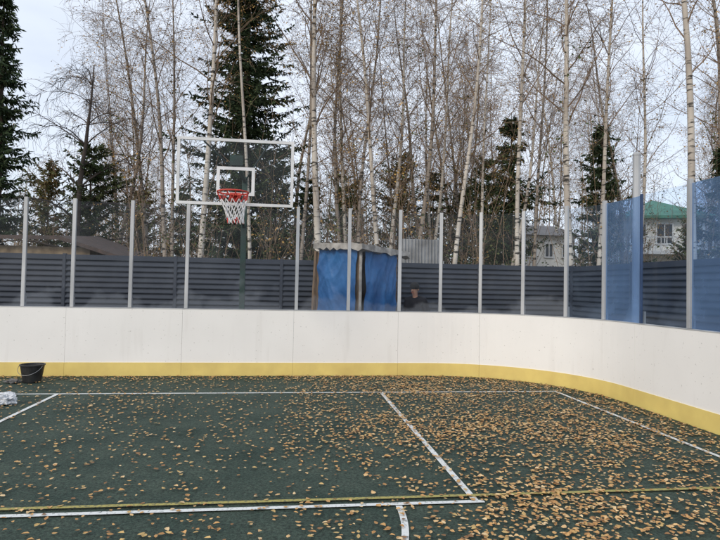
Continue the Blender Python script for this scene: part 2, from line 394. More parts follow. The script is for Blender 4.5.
# ------------------------------------------------------------ slatted fence
FB, FA, FH = 13.7, 7.3, 2.28
def slat_fence(p0, p1, label, inner):
    p0, p1 = Vector(p0), Vector(p1); d = (p1 - p0); Ln = d.length; ang = math.atan2(d.y, d.x)
    t = empty('slat_fence', p0, ang, label, 'fence')
    n = max(1, round(Ln / 2.5)); step = Ln / n
    for i in range(n + 1):
        mb = MB(); mb.box((i * step, .0, FH / 2 + .01), (.07, .09, FH + .02)); bevel(mb.build('fence_post', M['fence'], t))
    for i in range(n):
        mb = MB(); z = .04; x0, x1 = i * step + .036, (i + 1) * step - .036
        ys = inner
        prof = []
        while z < FH - .13:
            prof += [(ys * .035, z), (ys * .035, z + .022), (-ys * .02, z + .112), (-ys * .02, z + .125)]; z += .125
        prof.append((ys * .035, z + .001)); prof.append((ys * .035, FH))
        vs = []
        sag = U(-.004, .004)
        for y_, z_ in prof: vs += [(x0, y_, z_ + sag), (x1, y_, z_ - sag)]
        mb.add(vs, [(2 * k, 2 * k + 1, 2 * k + 3, 2 * k + 2) for k in range(len(prof) - 1)])
        mb.build('slat_panel', M['fence'], t)
    return t
slat_fence(w(-17.5, FB), w(FA, FB), 'long dark blue-grey slatted fence standing behind the court boards', -1)
slat_fence(w(FA + .05, FB), w(FA + .05, 1.0), 'dark slatted fence running towards the viewer along the right side', -1)

# ------------------------------------------------------------ tarp shed
shc = at(360, 300, 11.75); shc.z = 0
shed = empty('tarp_shed', shc, 0, 'small shed wrapped in blue tarpaulin between the boards and the fence', 'shed')
dl = Vector((-1.0, .80, 0)); dr = Vector((.78, .95, 0)); SH = 2.46
def tarp(p0, p1, z0, z1, sd):
    mb = MB(); nx, nz = 60, 100; p0, p1 = Vector(p0), Vector(p1); d = (p1 - p0); nrm = Vector((d.y, -d.x, 0)).normalized()
    if nrm.y > 0: nrm = -nrm
    vs = []
    for i in range(nx + 1):
        for j in range(nz + 1):
            u, v = i / nx, j / nz
            hem = .08 * math.sin(u * 7 + sd) + .05 * noise.noise((u * 6, sd, 0))
            q = p0 + d * (u + .02 * noise.noise((v * 7, sd, 2)) * (1 if i in (0, nx) else 0)) + Vector((0, 0, z0 + hem * (1 - v) + (z1 - z0) * v))
            rg = lambda x: 1 - abs(2 * noise.noise(x))
            f = .040 * rg((u * 2.4 + v * 1.4 + sd, v * 1.8 - u, sd)) + .028 * rg((u * 4.5 - v * 3, v * 3 + sd, sd)) + .010 * rg((u * 10 + v * 4, v * 8, sd))
            f += .012 * math.sin((u + .3 * v) * 17 + 4 * noise.noise((u, v * 2, sd))) * v ** 2
            q += nrm * (.02 + f); vs.append(q)
    mb.add(vs, [(i * (nz + 1) + j, (i + 1) * (nz + 1) + j, (i + 1) * (nz + 1) + j + 1, i * (nz + 1) + j + 1) for i in range(nx) for j in range(nz)])
    return mb.build('tarpaulin_wall', M['tarp'], shed, smooth=True)
tarp(dl * .90, dl * .05, .45, SH + .0, 1.3); tarp(dr * .08, dr * .98, .2, SH - .03, 4.1)
for k, q in enumerate((Vector((0, 0, 0)), dl, dr, dl + dr)):
    mb = MB(); mb.tube([q + (Vector((-.08, 0, 0)) if k == 1 else Vector((0, 0, 0))), q + Vector((.0, 0, SH - .02))], .05 if k else .035, 6); mb.build('corner_post', M['paleboard'] if k == 0 else M['wood'], shed)
for p0, p1 in ((dl, dl + dr), (dr, dl + dr), (dl, Vector((0, 0, 0)))):
    mb = MB(); mb.add([p0, p1, p1 + Vector((0, 0, SH - .05)), p0 + Vector((0, 0, SH - .05))], [(0, 1, 2, 3)]); mb.build('plank_wall', M['wood'], shed)
mb = MB(); nn = 14
c4 = [dl * 1.0 + Vector((-.05, -.2, 0)), Vector((.02, -.24, 0)), dr * 1.35 + Vector((.08, -.16, 0)), (dl + dr) * 1.1]
zt = [SH + .16, SH + .10, SH + .02, SH + .06]
def quadp(u, v):
    a_ = c4[0].lerp(c4[1], u); b_ = c4[3].lerp(c4[2], u); p = a_.lerp(b_, v)
    z = (zt[0] * (1 - u) + zt[1] * u) * (1 - v) + (zt[3] * (1 - u) + zt[2] * u) * v
    e = noise.noise((u * 9, v * 9, 4)) * .04
    return Vector((p.x, p.y + e, z + .03 * noise.noise((u * 7, v * 7, 1))))
vs = [];
for th in (0, -.13):
    for i in range(nn + 1):
        for j in range(nn + 1):
            q = quadp(i / nn, j / nn); vs.append(q + Vector((0, 0, th * (1 + .4 * noise.noise((i * .9, j * .9, 6))))))
K = (nn + 1) ** 2; ix = lambda i, j: i * (nn + 1) + j
fs = [(ix(i, j), ix(i + 1, j), ix(i + 1, j + 1), ix(i, j + 1)) for i in range(nn) for j in range(nn)]
fs += [tuple(K + q for q in reversed(f)) for f in fs]
for k in range(nn):
    for a_, b_ in ((ix(k, 0), ix(k + 1, 0)), (ix(k + 1, nn), ix(k, nn)), (ix(0, k + 1), ix(0, k)), (ix(nn, k), ix(nn, k + 1))): fs.append((a_, K + a_, K + b_, b_))
mb.add(vs, fs); mb.build('roof_slab', M['paleboard'], shed)

# grey corrugated sheet behind the fence
c = at(421, 286, 14.6); c.z = 0
sh = empty('corrugated_sheet', c, TH, 'upright grey corrugated metal sheet showing above the fence beside the shed', 'metal sheet')
mb = MB(); vs = []; n = 60
for i in range(n + 1):
    x = -.52 + 1.04 * i / n; y = .02 * math.sin(i * 1.25); vs += [(x, y, 1.2), (x, y, 2.93)]
mb.add(vs, [(2 * i, 2 * i + 2, 2 * i + 3, 2 * i + 1) for i in range(n)]); mb.build('sheet', M['tin'], sh)
for sx in (-.45, .45):
    mb = MB(); mb.box((sx, .06, 1.43), (.06, .06, 2.86)); mb.build('support_post', M['wood'], sh)

# tall steel pole at the corner
c = at(636, 290, 9.35); c.z = 0
lp = empty('steel_pole', c, 0, 'tall plain grey steel pole rising above the sheets at the curved corner', 'pole')
mb = MB(); mb.tube([(0, 0, 0), (0, 0, 3.98)], .062, 12); mb.build('shaft', M['alu'], lp, smooth=False)
mb = MB(); mb.lathe([(0, 4.02), (.05, 4.01), (.068, 3.985), (.068, 3.96)], 12); mb.build('cap', M['alu'], lp)

# ------------------------------------------------------------ left barn
c = at(30, 279, 17.0); c.z = 0
barn = empty('timber_outbuilding', c, TH, 'low brown outbuilding with a sloping dark roof behind the fence at left', 'outbuilding')
mb = MB(); mb.box((-.6, 1.5, 1.35), (4.6, 3, 2.7)); mb.build('wall', M['brown_wall'], barn)
mb = MB(); mb.add([(-3.2, -.35, 2.95), (.9, -.35, 3.02), (3.0, -.35, 2.35), (3.0, 3.3, 2.55), (.9, 3.3, 3.3), (-3.2, 3.3, 3.25),
                   (-3.2, -.35, 2.83), (.9, -.35, 2.90), (3.0, -.35, 2.24), (3.0, 3.3, 2.44), (.9, 3.3, 3.18), (-3.2, 3.3, 3.13)],
                  [(0, 1, 4, 5), (1, 2, 3, 4), (11, 10, 7, 6), (10, 9, 8, 7), (0, 6, 7, 1), (1, 7, 8, 2), (2, 8, 9, 3), (3, 9, 10, 4), (4, 10, 11, 5), (5, 11, 6, 0)])
mb.build('roof', M['brown_roof'], barn)
mb = MB(); mb.box((-.9, -.02, 2.2), (.7, .05, .5)); wn = mb.build('window', M['paleboard'], barn)
mb = MB(); mb.box((-.9, -.05, 2.2), (.58, .02, .38)); mb.build('pane', M['pane'], wn)

# ------------------------------------------------------------ houses
def window(par, x, y, z, ww, hh):
    mb = MB(); rectframe(mb, x - ww / 2, x + ww / 2, z - hh / 2, z + hh / 2, .08, y, .1); mb.box((x, y - .005, z), (.05, .07, hh - .155))
    f = mb.build('window', M['whiteframe'], par); mb = MB(); mb.box((x, y + .02, z), (ww - .165, .03, hh - .165)); mb.build('pane', M['pane'], f)
c = at(664, 292, 32); c.z = 0
hs = empty('white_house', c, R(-12), 'tall white house with green hipped roof and balcony seen at right', 'house')
mb = MB(); mb.box((0, 4, 3.0), (4.4, 8, 6.0)); mb.build('wall', M['housewall'], hs)
mb = MB(); e = 2.6; mb.add([(-e, -.6, 6.0), (e, -.6, 6.0), (e, 8.6, 6.0), (-e, 8.6, 6.0), (0, 2.4, 7.3), (0, 5.4, 7.3), (-e, -.6, 5.85), (e, -.6, 5.85), (e, 8.6, 5.85), (-e, 8.6, 5.85)],
                  [(0, 1, 4), (1, 2, 5, 4), (2, 3, 5), (3, 0, 4, 5), (0, 6, 7, 1), (1, 7, 8, 2), (2, 8, 9, 3), (3, 9, 6, 0), (9, 8, 7, 6)])
mb.build('roof', M['greenroof'], hs)
for x, z in ((-1.4, 5.0), (0.0, 5.0), (1.4, 5.0), (-1.4, 2.9), (1.4, 2.9)): window(hs, x, -.05, z, .95, 1.25)
mb = MB(); mb.box((.0, -.75, 3.85), (4.2, 1.4, .18))
for k in range(15): mb.box((-2.0 + k * .286, -1.4, 4.3), (.05, .05, .74))
mb.box((.0, -1.4, 4.7), (4.2, .08, .07)); mb.build('balcony', M['whiteframe'], hs)
for x in (-1.95, 1.95):
    mb = MB(); mb.box((x, -1.35, 1.88), (.2, .2, 3.76)); mb.build('balcony_post', M['housewall'], hs)
c = at(548, 290, 33); c.z = 0
h2 = empty('pale_house', c, R(10), 'low pale house with grey roof glimpsed between birch trunks', 'house')
mb = MB(); mb.box((0, 3, 2.45), (3.4, 6, 4.9)); mb.build('wall', M['housewall'], h2)
mb = MB(); mb.add([(-2.0, -.5, 4.85), (2.0, -.5, 4.85), (2.0, 6.5, 4.85), (-2.0, 6.5, 4.85), (-2.0, 3, 5.8), (2.0, 3, 5.8)], [(0, 1, 5, 4), (2, 3, 4, 5), (0, 4, 3), (1, 2, 5), (3, 2, 1, 0)]); mb.build('roof', M['greyroof'], h2)
for x, z in ((-1.1, 4.0), (0, 4.0), (1.1, 4.0)): window(h2, x, -.05, z, .6, .9)

# ------------------------------------------------------------ trees
def perp(d):
    a = Vector((U(-1, 1), U(-1, 1), U(-1, 1))); a -= d * a.dot(d)
    return a.normalized() if a.length > 1e-4 else d.orthogonal().normalized()
def limb(p, d, L, n, droop, wob):
    pts = [p.copy()]; d = d.normalized(); st = L / n
    for i in range(n):
        d = (d + perp(d) * wob + Vector((0, 0, droop))).normalized(); p = p + d * st; pts.append(p.copy())
    return pts
def birch_meshes(H, r0, dens=1.0, leafy=0, start=.3, curve=.3):
    T = MB(); B = MB(); Lf = MB()
    n = 18; ph = U(0, 6); cx, cy = U(-curve, curve), U(-curve, curve); f1, f2 = U(6, 11), U(6, 11); am = U(.04, .12)
    tp = []
    for i in range(n + 1):
        t = i / n; tp.append(Vector((cx * math.sin(t * 3) + am * math.sin(t * f1 + ph), cy * math.sin(t * 3) + am * math.cos(t * f2 + ph), H * t)))
    tp = [p - Vector((tp[0].x, tp[0].y, 0)) for p in tp]
    rad = [max(.012, r0 * (1.25 if i == 0 else 1) * (1 - .93 * (i / n) ** 1.1)) for i in range(n + 1)]
    T.tube(tp, rad, 8)
    def on(t):
        k = min(int(t * n), n - 1); f = t * n - k; return tp[k].lerp(tp[k + 1], f), rad[k] * (1 - f) + rad[k + 1] * f
    nb = int(32 * dens)
    for b in range(nb):
        t = start + (1 - start) * ((b + rnd()) / nb) ** .9 * .99
        p, r = on(t); az = b * 2.4 + U(-.4, .4); el = R(U(35, 68))
        d = Vector((math.cos(az) * math.cos(el), math.sin(az) * math.cos(el), math.sin(el)))
        L = (1.0 + 1.9 * math.sin(min(1, (1 - t) * 1.7 + .1) * 1.5)) * U(.35, 1.15) * H / 15
        br = min(r * .36, .020 * L / 2 + .007)
        q = limb(p, d, L, 6, U(-.02, .06), .18)
        B.tube(q, [br * (1 - .8 * i / 6) for i in range(7)], 4, False)
        for k in range(int(6 * dens) + 1):
            j = random.randint(1, 6); pd = (q[j] - q[j - 1]).normalized(); d2 = (pd + perp(pd) * .9 + Vector((0, 0, .1))).normalized()
            L2_ = L * U(.25, .5); q2 = limb(q[j], d2, L2_, 4, U(-.14, .02), .2)
            r2 = max(.0045, br * .28); B.tube(q2, [r2, r2 * .85, r2 * .7, r2 * .6, r2 * .5], 3, False)
            for m in range(int(3 * dens) + 1):
                j2 = random.randint(1, 4); pd = (q2[j2] - q2[j2 - 1]).normalized(); d3 = (pd + perp(pd) * .9).normalized()
                q3 = limb(q2[j2], d3, U(.25, .7), 2, -.22, .15); B.tube(q3, [.0041, .0036, .0029], 3, False)
                if rnd() < leafy * (1.5 if t < .75 else .6):
                    for _ in range(4):
                        c0 = q3[random.randint(0, 2)] + Vector((U(-.09, .09), U(-.09, .09), U(-.09, .09))); u = perp(Vector((0, 0, 1))) * .026; v_ = perp(u.normalized()) * .023
                        Lf.add([c0 - u, c0 - v_, c0 + u, c0 + v_], [(0, 1, 2, 3)])
    return T, B, Lf
def make_birch(H, r0, bark='birch', **k):
    T, B, Lf = birch_meshes(H, r0, **k)
    root = empty('birch_tree', (0, 0, 0)); T.build('trunk', M[bark], root, smooth=True); B.build('crown', M['twig'], root)
    if Lf.v: Lf.build('foliage', M['treeleaf'], root)
    return root
def copy_tree(o):
    c = o.copy(); C.objects.link(c)
    for ch in o.children:
        d = ch.copy(); C.objects.link(d); d.parent = c
    return c
def place(o, px, ptop, D, sc=1.0, spin=0.0, base_y=262):
    p = at(px, base_y, D); lean = math.atan2((ptop - px) - .0195 * base_y, base_y)
    o.location = (p.x - math.tan(lean) * p.z, D, 0)
    o.rotation_euler = (Matrix.Rotation(lean, 3, 'Y') @ Matrix.Rotation(spin, 3, 'Z')).to_euler()
    o.scale = (sc, sc, sc)
big = [
 (322, 322, 17.5, 7.5, 'thick straight white birch rising just right of the backboard', .35),
 (571, 568, 16.5, 7.5, 'straight bright white birch rising behind the curved corner of the boards', .35),
 (694, 688, 13.5, 8.5, 'thick white birch with dark marks near the right edge', .4),
 (199, 210, 17.5, 6.5, 'white birch passing behind the left side of the backboard', .35),
 (458, 486, 17.0, 5.0, 'slim birch leaning strongly right, right of the metal sheet', .35),
 (595, 612, 17.5, 5.0, 'thin white birch leaning right beside the narrow spruce', .4),
 (521, 530, 17.0, 5.0, 'white birch in front of the pointed spruce right of centre', .4),
 (166, 140, 18.0, 5.0, 'grey birch leaning left, left of the backboard', .3),
 (173, 166, 19.0, 4.0, 'thin grey birch upright beside the left-leaning one', .3),
 (378, 352, 18.0, 5.0, 'birch leaning left above the blue shed', .3),
 (365, 385, 19.0, 4.0, 'thin grey birch crossing behind the leaning birch over the shed', .3),
 (392, 408, 20.0, 4.5, 'slender birch rising above the right end of the shed roof', .3),
 (414, 437, 19.0, 5.0, 'slender grey birch leaning right behind the corrugated sheet', .3),
 (250, 247, 17.0, 4.0, 'pale slender trunk standing in front of the big dark spruce', .55),
 (300, 309, 19.0, 4.0, 'thin grey birch between the big spruce and the thick straight birch', .3),
 (343, 346, 20.0, 4.5, 'upright grey birch just left of the leaning birch over the shed', .3),
 (632, 642, 18.0, 4.0, 'thin birch behind the tall steel pole', .35),
 (538, 550, 20.0, 3.5, 'thin grey birch between the pale house and the corner birch', .3),
 (716, 704, 15.0, 5.0, 'grey birch at the far right edge of the picture', .35),
 (428, 452, 21.0, 3.5, 'faint slim birch second right of the corrugated sheet', .3),
]
for i, (pb, pt, D, wd, lb, st) in enumerate(big):
    t = make_birch(U(15, 18), max(.06, wd * 1.05 / 2 * D / F), bark='birch2' if 'grey' in lb else 'birch', dens=U(.85, 1.12), leafy=(.38, .10, .24)[i % 3], start=st, curve=.25)
    place(t, pb, pt, D, 1, 0); tag(t, lb, 'tree', 'birches behind the fence')
protos = [make_birch(U(12, 17), U(.05, .11), bark='birch2' if k % 3 else 'birch', dens=1.0, leafy=(.5 if k % 2 else .2), start=U(.15, .32), curve=.6) for k in range(8)]
bgspots = []
clus = [115, 132, 150, 185, 290, 305, 335, 355, 375, 400, 425, 440, 470, 495, 545, 585, 615, 625, 700, 725]
for i in range(66):
    px = random.choice(clus) + random.gauss(0, 13)
    D = U(21, 42)
    if 205 < px < 282: continue
    if (640 < px < 686 or 532 < px < 564) and D < 34: continue
    bgspots.append((px, px + U(-40, 42), D))
for i, (px, pt, D) in enumerate(bgspots):
    o = protos[i] if i < 8 else copy_tree(protos[i % 8])
    place(o, px, pt, D, U(.75, 1.25), U(0, 6.28)); tag(o, 'thin bare background birch deep in the grove behind the fence', 'tree', 'background birches deep in the grove')

# big bare tree with arching limbs, upper left
def make_bare(H, r0, spread):
    T = MB(); B = MB(); tp = limb(Vector((0, 0, 0)), Vector((.05, 0, 1)), H, 12, .05, .07)
    tr = [r0 * (1 - .85 * i / 12) for i in range(13)]; T.tube(tp, tr, 9)
    for b in range(26):
        k = random.randint(3, 11); az = U(0, 6.28); d = Vector((math.cos(az), math.sin(az), U(.5, 1.1)))
        L = spread * (1.15 - k / 14) * U(.6, 1.1); q = limb(tp[k], d, L, 9, -.13, .13); r = tr[k] * .42
        B.tube(q, [r * (1 - .88 * i / 9) for i in range(10)], 5, False)
        for s_ in range(10):
            j = random.randint(2, 9); pd = (q[j] - q[j - 1]).normalized(); q2 = limb(q[j], pd + perp(pd) * .8, L * U(.15, .38), 5, -.12, .2)
            B.tube(q2, [.012, .010, .008, .007, .006, .005], 3, False)
            for m in range(4):
                j2 = random.randint(1, 5); pd2 = (q2[j2] - q2[j2 - 1]).normalized(); q3 = limb(q2[j2], pd2 + perp(pd2) * .9, U(.3, .8), 3, -.15, .2)
                B.tube(q3, [.006, .005, .0045, .004], 3, False)
    root = empty('bare_tree', (0, 0, 0)); T.build('trunk', M['darkbark'], root, smooth=True); B.build('crown', M['darkbark'], root); return root
t = make_bare(10.5, .16, 5.0); p = at(26, 262, 17.8); t.location = (p.x, 20.8, 0); tag(t, 'large dark bare tree with arching spreading branches at upper left', 'tree')

def make_spruce(H, Rb, dens=1.0, mats=None, bushy=False, irrk=.75):
    T = MB(); N_ = MB(); mats = mats or [M['needle_a'], M['needle_b']]
    T.tube([(0, 0, 0), (.03, .02, H * .5), (0, 0, H)], [.015 * H, .009 * H, .01], 7)
    lvls = int(H * 3.6 * dens); sd = U(0, 99)
    for l in range(lvls):
        h = H * (.04 + .95 * (l + rnd()) / lvls); f = 1 - h / H
        env = (f ** .6 if not bushy else math.sin(min(1, f * 1.2 + .14) * math.pi * .62)) * Rb
        for b in range(random.randint(8, 10)):
            az = U(0, 6.283)
            irr = .85 + irrk * noise.noise((math.cos(az) * 1.1 + sd, math.sin(az) * 1.1, h * .55))
            L = env * U(.35, 1.2) * irr + .12
            d = Vector((math.cos(az), math.sin(az), U(-.3, .2) if not bushy else U(0, .7)))
            q = limb(Vector((0, 0, h)), d, L, 5, .05, .14)
            T.tube(q, [.010 + .006 * L, .009, .008, .007, .005, .004], 3, False)
            side = Vector((-math.sin(az), math.cos(az), 0)); ns_ = int(6 + L * 12 * dens)
            for s_ in range(ns_):
                t = .08 + .92 * (s_ + rnd()) / ns_; kk = min(int(t * 5), 4); p = q[kk].lerp(q[kk + 1], t * 5 - kk)
                for sg in (-1, 1):
                    ll = U(.10, .34) * (1.15 - .5 * t); dd = (side * sg * U(.2, 1) + d * U(.1, 1) + Vector((0, 0, U(-1.2, .45)))).normalized()
                    wv = perp(dd) * U(.016, .040); e = p + dd * ll
                    N_.add([p - wv * .5, p + wv * .5, p + dd * ll * .5 + wv, e, p + dd * ll * .5 - wv], [(0, 1, 2, 3, 4)], 0 if rnd() < .6 else 1)
    root = empty('spruce_tree', (0, 0, 0)); T.build('trunk', M['sprucebark'], root); N_.build('crown', mats, root); return root
spr = [
 (-6, 18.5, -25, 32, 1.1, 'narrow dark spruce at the left edge of the picture', 0),
 (88, 22, 146, 36, 1.0, 'bushy olive conifer above the brown outbuilding', 1),
 (46, 25, 165, 34, .9, 'low brownish tree left of the bushy olive one', 2),
 (242, 21, -120, 60, 1.35, 'huge dark spruce directly behind the backboard', 0),
 (306, 25, 178, 30, .95, 'small dark spruce right of the huge one behind the backboard', 0),
 (345, 30, 178, 30, .9, 'small far bushy tree behind the blue shed', 1),
 (397, 28, 158, 30, .95, 'rounded dark conifer above the shed roof end', 1),
 (432, 27, 168, 32, .95, 'dark spruce directly behind the corrugated sheet', 0),
 (510, 22, 112, 44, 1.05, 'pointed dark spruce right of centre', 0),
 (486, 28, 160, 36, .95, 'rounded green tree left of the pointed spruce', 1),
 (601, 21, 124, 38, 1.05, 'narrow dark spruce behind the curved corner of the boards', 0),
 (692, 24, 218, 18, .9, 'low leafy green bush in front of the white house', 1),
 (726, 17, 140, 30, .9, 'dark conifer at the right edge of the picture', 0),
 (138, 30, 190, 36, .9, 'small far brownish tree left of the backboard', 2),
 (180, 28, 185, 28, .9, 'small dark spruce behind the lower left backboard corner', 0),
 (274, 27, 150, 32, .9, 'dark conifer filling the gap under the backboard corner', 1),
 (462, 30, 190, 26, .9, 'small olive conifer behind the strongly leaning birch', 1),
]
for px, D, ty, hw, dn, lb, kd in spr:
    topz = at(px, ty, D).z; Rb = hw * D / F
    t = make_spruce(topz, Rb * (1.25 if ty > -20 else 1.5), dn, {0: [M['needle_a'], M['needle_b']], 1: [M['needle_b'], M['needle_d']], 2: [M['needle_c'], M['needle_d']]}[kd], bushy=kd > 0, irrk=.5 if ty < -50 else .8)
    if kd: t.name = 'conifer_tree' if 'bush in' not in lb else 'garden_bush'
    p = at(px, 250, D); t.location = (p.x, D, 0); tag(t, lb, 'bush' if 'bush in' in lb else 'tree')

# distant wood: one mass
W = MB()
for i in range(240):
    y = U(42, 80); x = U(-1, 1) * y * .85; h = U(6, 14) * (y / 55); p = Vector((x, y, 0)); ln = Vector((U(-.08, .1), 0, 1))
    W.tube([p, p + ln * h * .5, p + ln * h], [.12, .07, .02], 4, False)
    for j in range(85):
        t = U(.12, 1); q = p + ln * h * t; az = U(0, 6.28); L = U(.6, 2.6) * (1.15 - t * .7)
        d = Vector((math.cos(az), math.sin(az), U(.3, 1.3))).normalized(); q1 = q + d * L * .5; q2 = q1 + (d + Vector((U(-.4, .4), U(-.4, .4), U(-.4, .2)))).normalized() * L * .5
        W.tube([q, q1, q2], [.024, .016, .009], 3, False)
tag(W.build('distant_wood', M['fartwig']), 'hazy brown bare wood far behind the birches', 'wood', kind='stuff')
# undergrowth and small saplings behind the fence
G = MB()
for i in range(1900):
    y = U(15.5, 36); x = U(-1, 1) * y * .8; p = Vector((x, y, 0)); h = U(1.8, 4.4) if rnd() < .62 else U(4, 8.5)
    px = proj((x, y, 2))[0]
    if px < 130 and y < 21.5: continue
    if (640 < px < 694 or 526 < px < 572): h = min(h, 1.9)
    pts_ = limb(p, Vector((U(-.3, .3), U(-.3, .3), 1)), h, 4, .03, .12); G.tube(pts_, [.012, .01, .008, .006, .004], 3, False)
    lf = rnd() < .7; lm = random.choice((1, 2, 3, 3, 4, 1))
    for k in range(8):
        j = random.randint(1, 4); q = limb(pts_[j], Vector((U(-1, 1), U(-1, 1), .7)), U(.4, 1.2) * min(1, h / 3), 2, 0, .2); G.tube(q, [.006, .005, .004], 3, False)
        if lf:
            for _ in range(7):
                c0 = q[random.randint(0, 2)] + Vector((U(-.16, .16), U(-.16, .16), U(-.16, .16))); u = perp(Vector((0, 0, 1))) * .040; v_ = perp(u.normalized()) * .03; G.add([c0 - u, c0 - v_, c0 + u, c0 + v_], [(0, 1, 2, 3)], lm)
tag(G.build('undergrowth', [M['twig'], M['needle_c'], M['treeleaf'], M['needle_d'], M['needle_b']]), 'brown twiggy undergrowth beneath the trees behind the fence', 'undergrowth', kind='stuff')

# ------------------------------------------------------------ fallen leaves
LV = MB()
def leaf(a, b, z=.022, big=1.0):
    L = U(.022, .050) * big; wd = L * U(.5, .95); az = U(0, 6.283); cup = U(-.12, .28) * wd; bend = U(-.12, .25) * L
    tlt = Matrix.Rotation(U(-.14, .14), 3, 'X') @ Matrix.Rotation(U(-.14, .14), 3, 'Y'); rz = Matrix.Rotation(az, 3, 'Z')
    loc = [(-L * .5, 0, 0), (-L * .2, -wd * .5, cup), (L * .22, -wd * .38, cup * .8 + bend * .2), (L * .55, 0, bend * .4), (L * .22, wd * .38, cup * .8 + bend * .2), (-L * .2, wd * .5, cup)]
    vs = [rz @ (tlt @ Vector(q)) for q in loc]; mz = min(v_.z for v_ in vs); c0 = w(a, b, z - mz)
    LV.add([c0 + q for q in vs], [(0, 1, 2, 3), (0, 3, 4, 5)], random.choices(range(6), (6, 4, 5, 3, 2, 3))[0])
cnt = 0; tries = 0
while tries < 110000 and cnt < 21000:
    tries += 1
    a, b = U(-8.5, 5.05), U(2.2, 10.38)
    if a > AS - RC and b > BB - RC and math.hypot(a - (AS - RC), b - (BB - RC)) > RC - .05: continue
    nz_ = noise.noise((a * .7, b * .7, 3)) + .6 * noise.noise((a * 2.2, b * 2.2, 8)) + .5 * noise.noise((a * 6, b * 6, 2))
    dens = .12 + .13 * nz_
    rt = max(0, min(1, (a - .2) / 2.2)); dens += rt * (.45 + .75 * nz_)
    if a > 0: dens += .25 * max(0, 1 - abs(b - 6.8) / 2.6)
    dist = BB - b
    if dist < .6: dens += .6 * (1 - dist / .6) + .05
    if b > 7.9: dens += .03
    if a > 3.9: dens *= .7
    if a < -1: dens *= .85
    if rnd() < dens: leaf(a, b); cnt += 1
for i in range(2500):
    a, b = U(-14, 7), U(BB + .2, 13.5); leaf(a, b, .004)
tag(LV.build('fallen_leaves', LEAFM), 'ochre and tan fallen leaves scattered over the green court', 'fallen leaves', kind='stuff')

# ------------------------------------------------------------ bucket, bags
c = at(32, 380, 9.2); c.z = .006
bk = empty('bucket', c, 0, 'black plastic bucket standing against the yellow strip at far left', 'bucket')
mb = MB(); mb.lathe([(0, .0), (.125, 0), (.135, .01), (.178, .27), (.19, .275), (.19, .295), (.172, .295), (.128, .02), (0, .018)], 28); mb.build('body', M['bucket'], bk, smooth=False)
mb = MB(); mb.tube([(.19 * math.cos(t), -.05 - .16 * math.sin(t), .27 - .13 * math.sin(t)) for t in [math.pi * i / 14 for i in range(15)]], .004, 5); mb.build('handle', M['steel'], bk)
mb = MB(); mb.lathe([(0, .2), (.08, .22), (.158, .2)], 16)
mb.v = [(x, y, z + .02 * noise.noise((x * 20, y * 20, 0))) for x, y, z in mb.v]; mb.build('contents', LEAFM[3], bk)
def crumple(name, px, py, D, size, m, label, cat, seed):
    c = at(px, py, D); c.z = .006; mb = MB(); n1, n2 = 40, 26; vs = []
    for i in range(n2 + 1):
        for j in range(n1):
            th = math.pi * i / n2; ph = 2 * math.pi * j / n1
            d = Vector((math.sin(th) * math.cos(ph), math.sin(th) * math.sin(ph), math.cos(th)))
            r = 1 + .6 * noise.noise(d * 1.7 + Vector((seed, 0, 0))) + .5 * abs(noise.noise(d * 4.5 + Vector((0, seed, 0)))) - .35 * abs(noise.noise(d * 9))
            q = Vector((d.x * size[0] * r, d.y * size[1] * r, max(0, size[2] * (.55 + d.z * r * .6)))); vs.append(q)
    mb.add(vs, [(i * n1 + j, (i + 1) * n1 + j, (i + 1) * n1 + (j + 1) % n1, i * n1 + (j + 1) % n1) for i in range(n2) for j in range(n1)])
    o = mb.build(name, m); o.location = c; return tag(o, label, cat)
crumple('plastic_bag', 4, 408, 7.55, (.15, .12, .11), M['bag'], 'crumpled white plastic bag lying at the left edge of the court', 'plastic bag', 3)
crumple('plastic_bag', 7, 397, 8.1, (.09, .08, .04), M['bag'], 'small flat scrap of white plastic just beyond the crumpled bag', 'plastic scrap', 7)
crumple('scrap', 13, 383, 9.1, (.10, .07, .05), M['scrap'], 'small grey crumpled scrap lying left of the black bucket', 'scrap', 5)

# ------------------------------------------------------------ person
def skin(name, verts, edges, m, parent, sub=2):
    me = bpy.data.meshes.new(name); me.from_pydata([v_[0] for v_ in verts], edges, []); me.materials.append(m)
    o = bpy.data.objects.new(name, me); C.objects.link(o); o.parent = parent
    sk = o.modifiers.new('skin', 'SKIN'); sk.use_smooth_shade = True
    if len(me.skin_vertices) == 0:
        import bmesh
        bm = bmesh.new(); bm.from_mesh(me); bm.verts.layers.skin.verify(); bm.to_mesh(me); bm.free()
    for i, v_ in enumerate(verts):
        d = me.skin_vertices[0].data[i]; r = v_[1]; d.radius = r if isinstance(r, tuple) else (r, r); d.use_root = (i == 0)
    sb = o.modifiers.new('sub', 'SUBSURF'); sb.levels = sub; sb.render_levels = sub
    return o
c = at(419, 300, 12.2); c.z = 0
pr = empty('person', c, R(-35), 'person in black cap and dark jacket standing behind the boards beside the blue shed', 'person')
pr.rotation_euler = (R(6), 0, R(-35))
bv = [((0, 0, .95), (.13, .10)), ((0, 0, 1.2), (.13, .10)), ((0, .0, 1.38), (.11, .09)), ((0, -.01, 1.47), .052), ((0, -.03, 1.56), (.06, .065)), ((0, -.04, 1.64), (.075, .095)), ((0, -.03, 1.71), (.065, .085))]
be = [(0, 1), (1, 2), (2, 3), (3, 4), (4, 5), (5, 6)]
def chain(st, items):
    prev = st
    for it in items: bv.append(it); be.append((prev, len(bv) - 1)); prev = len(bv) - 1
    return prev
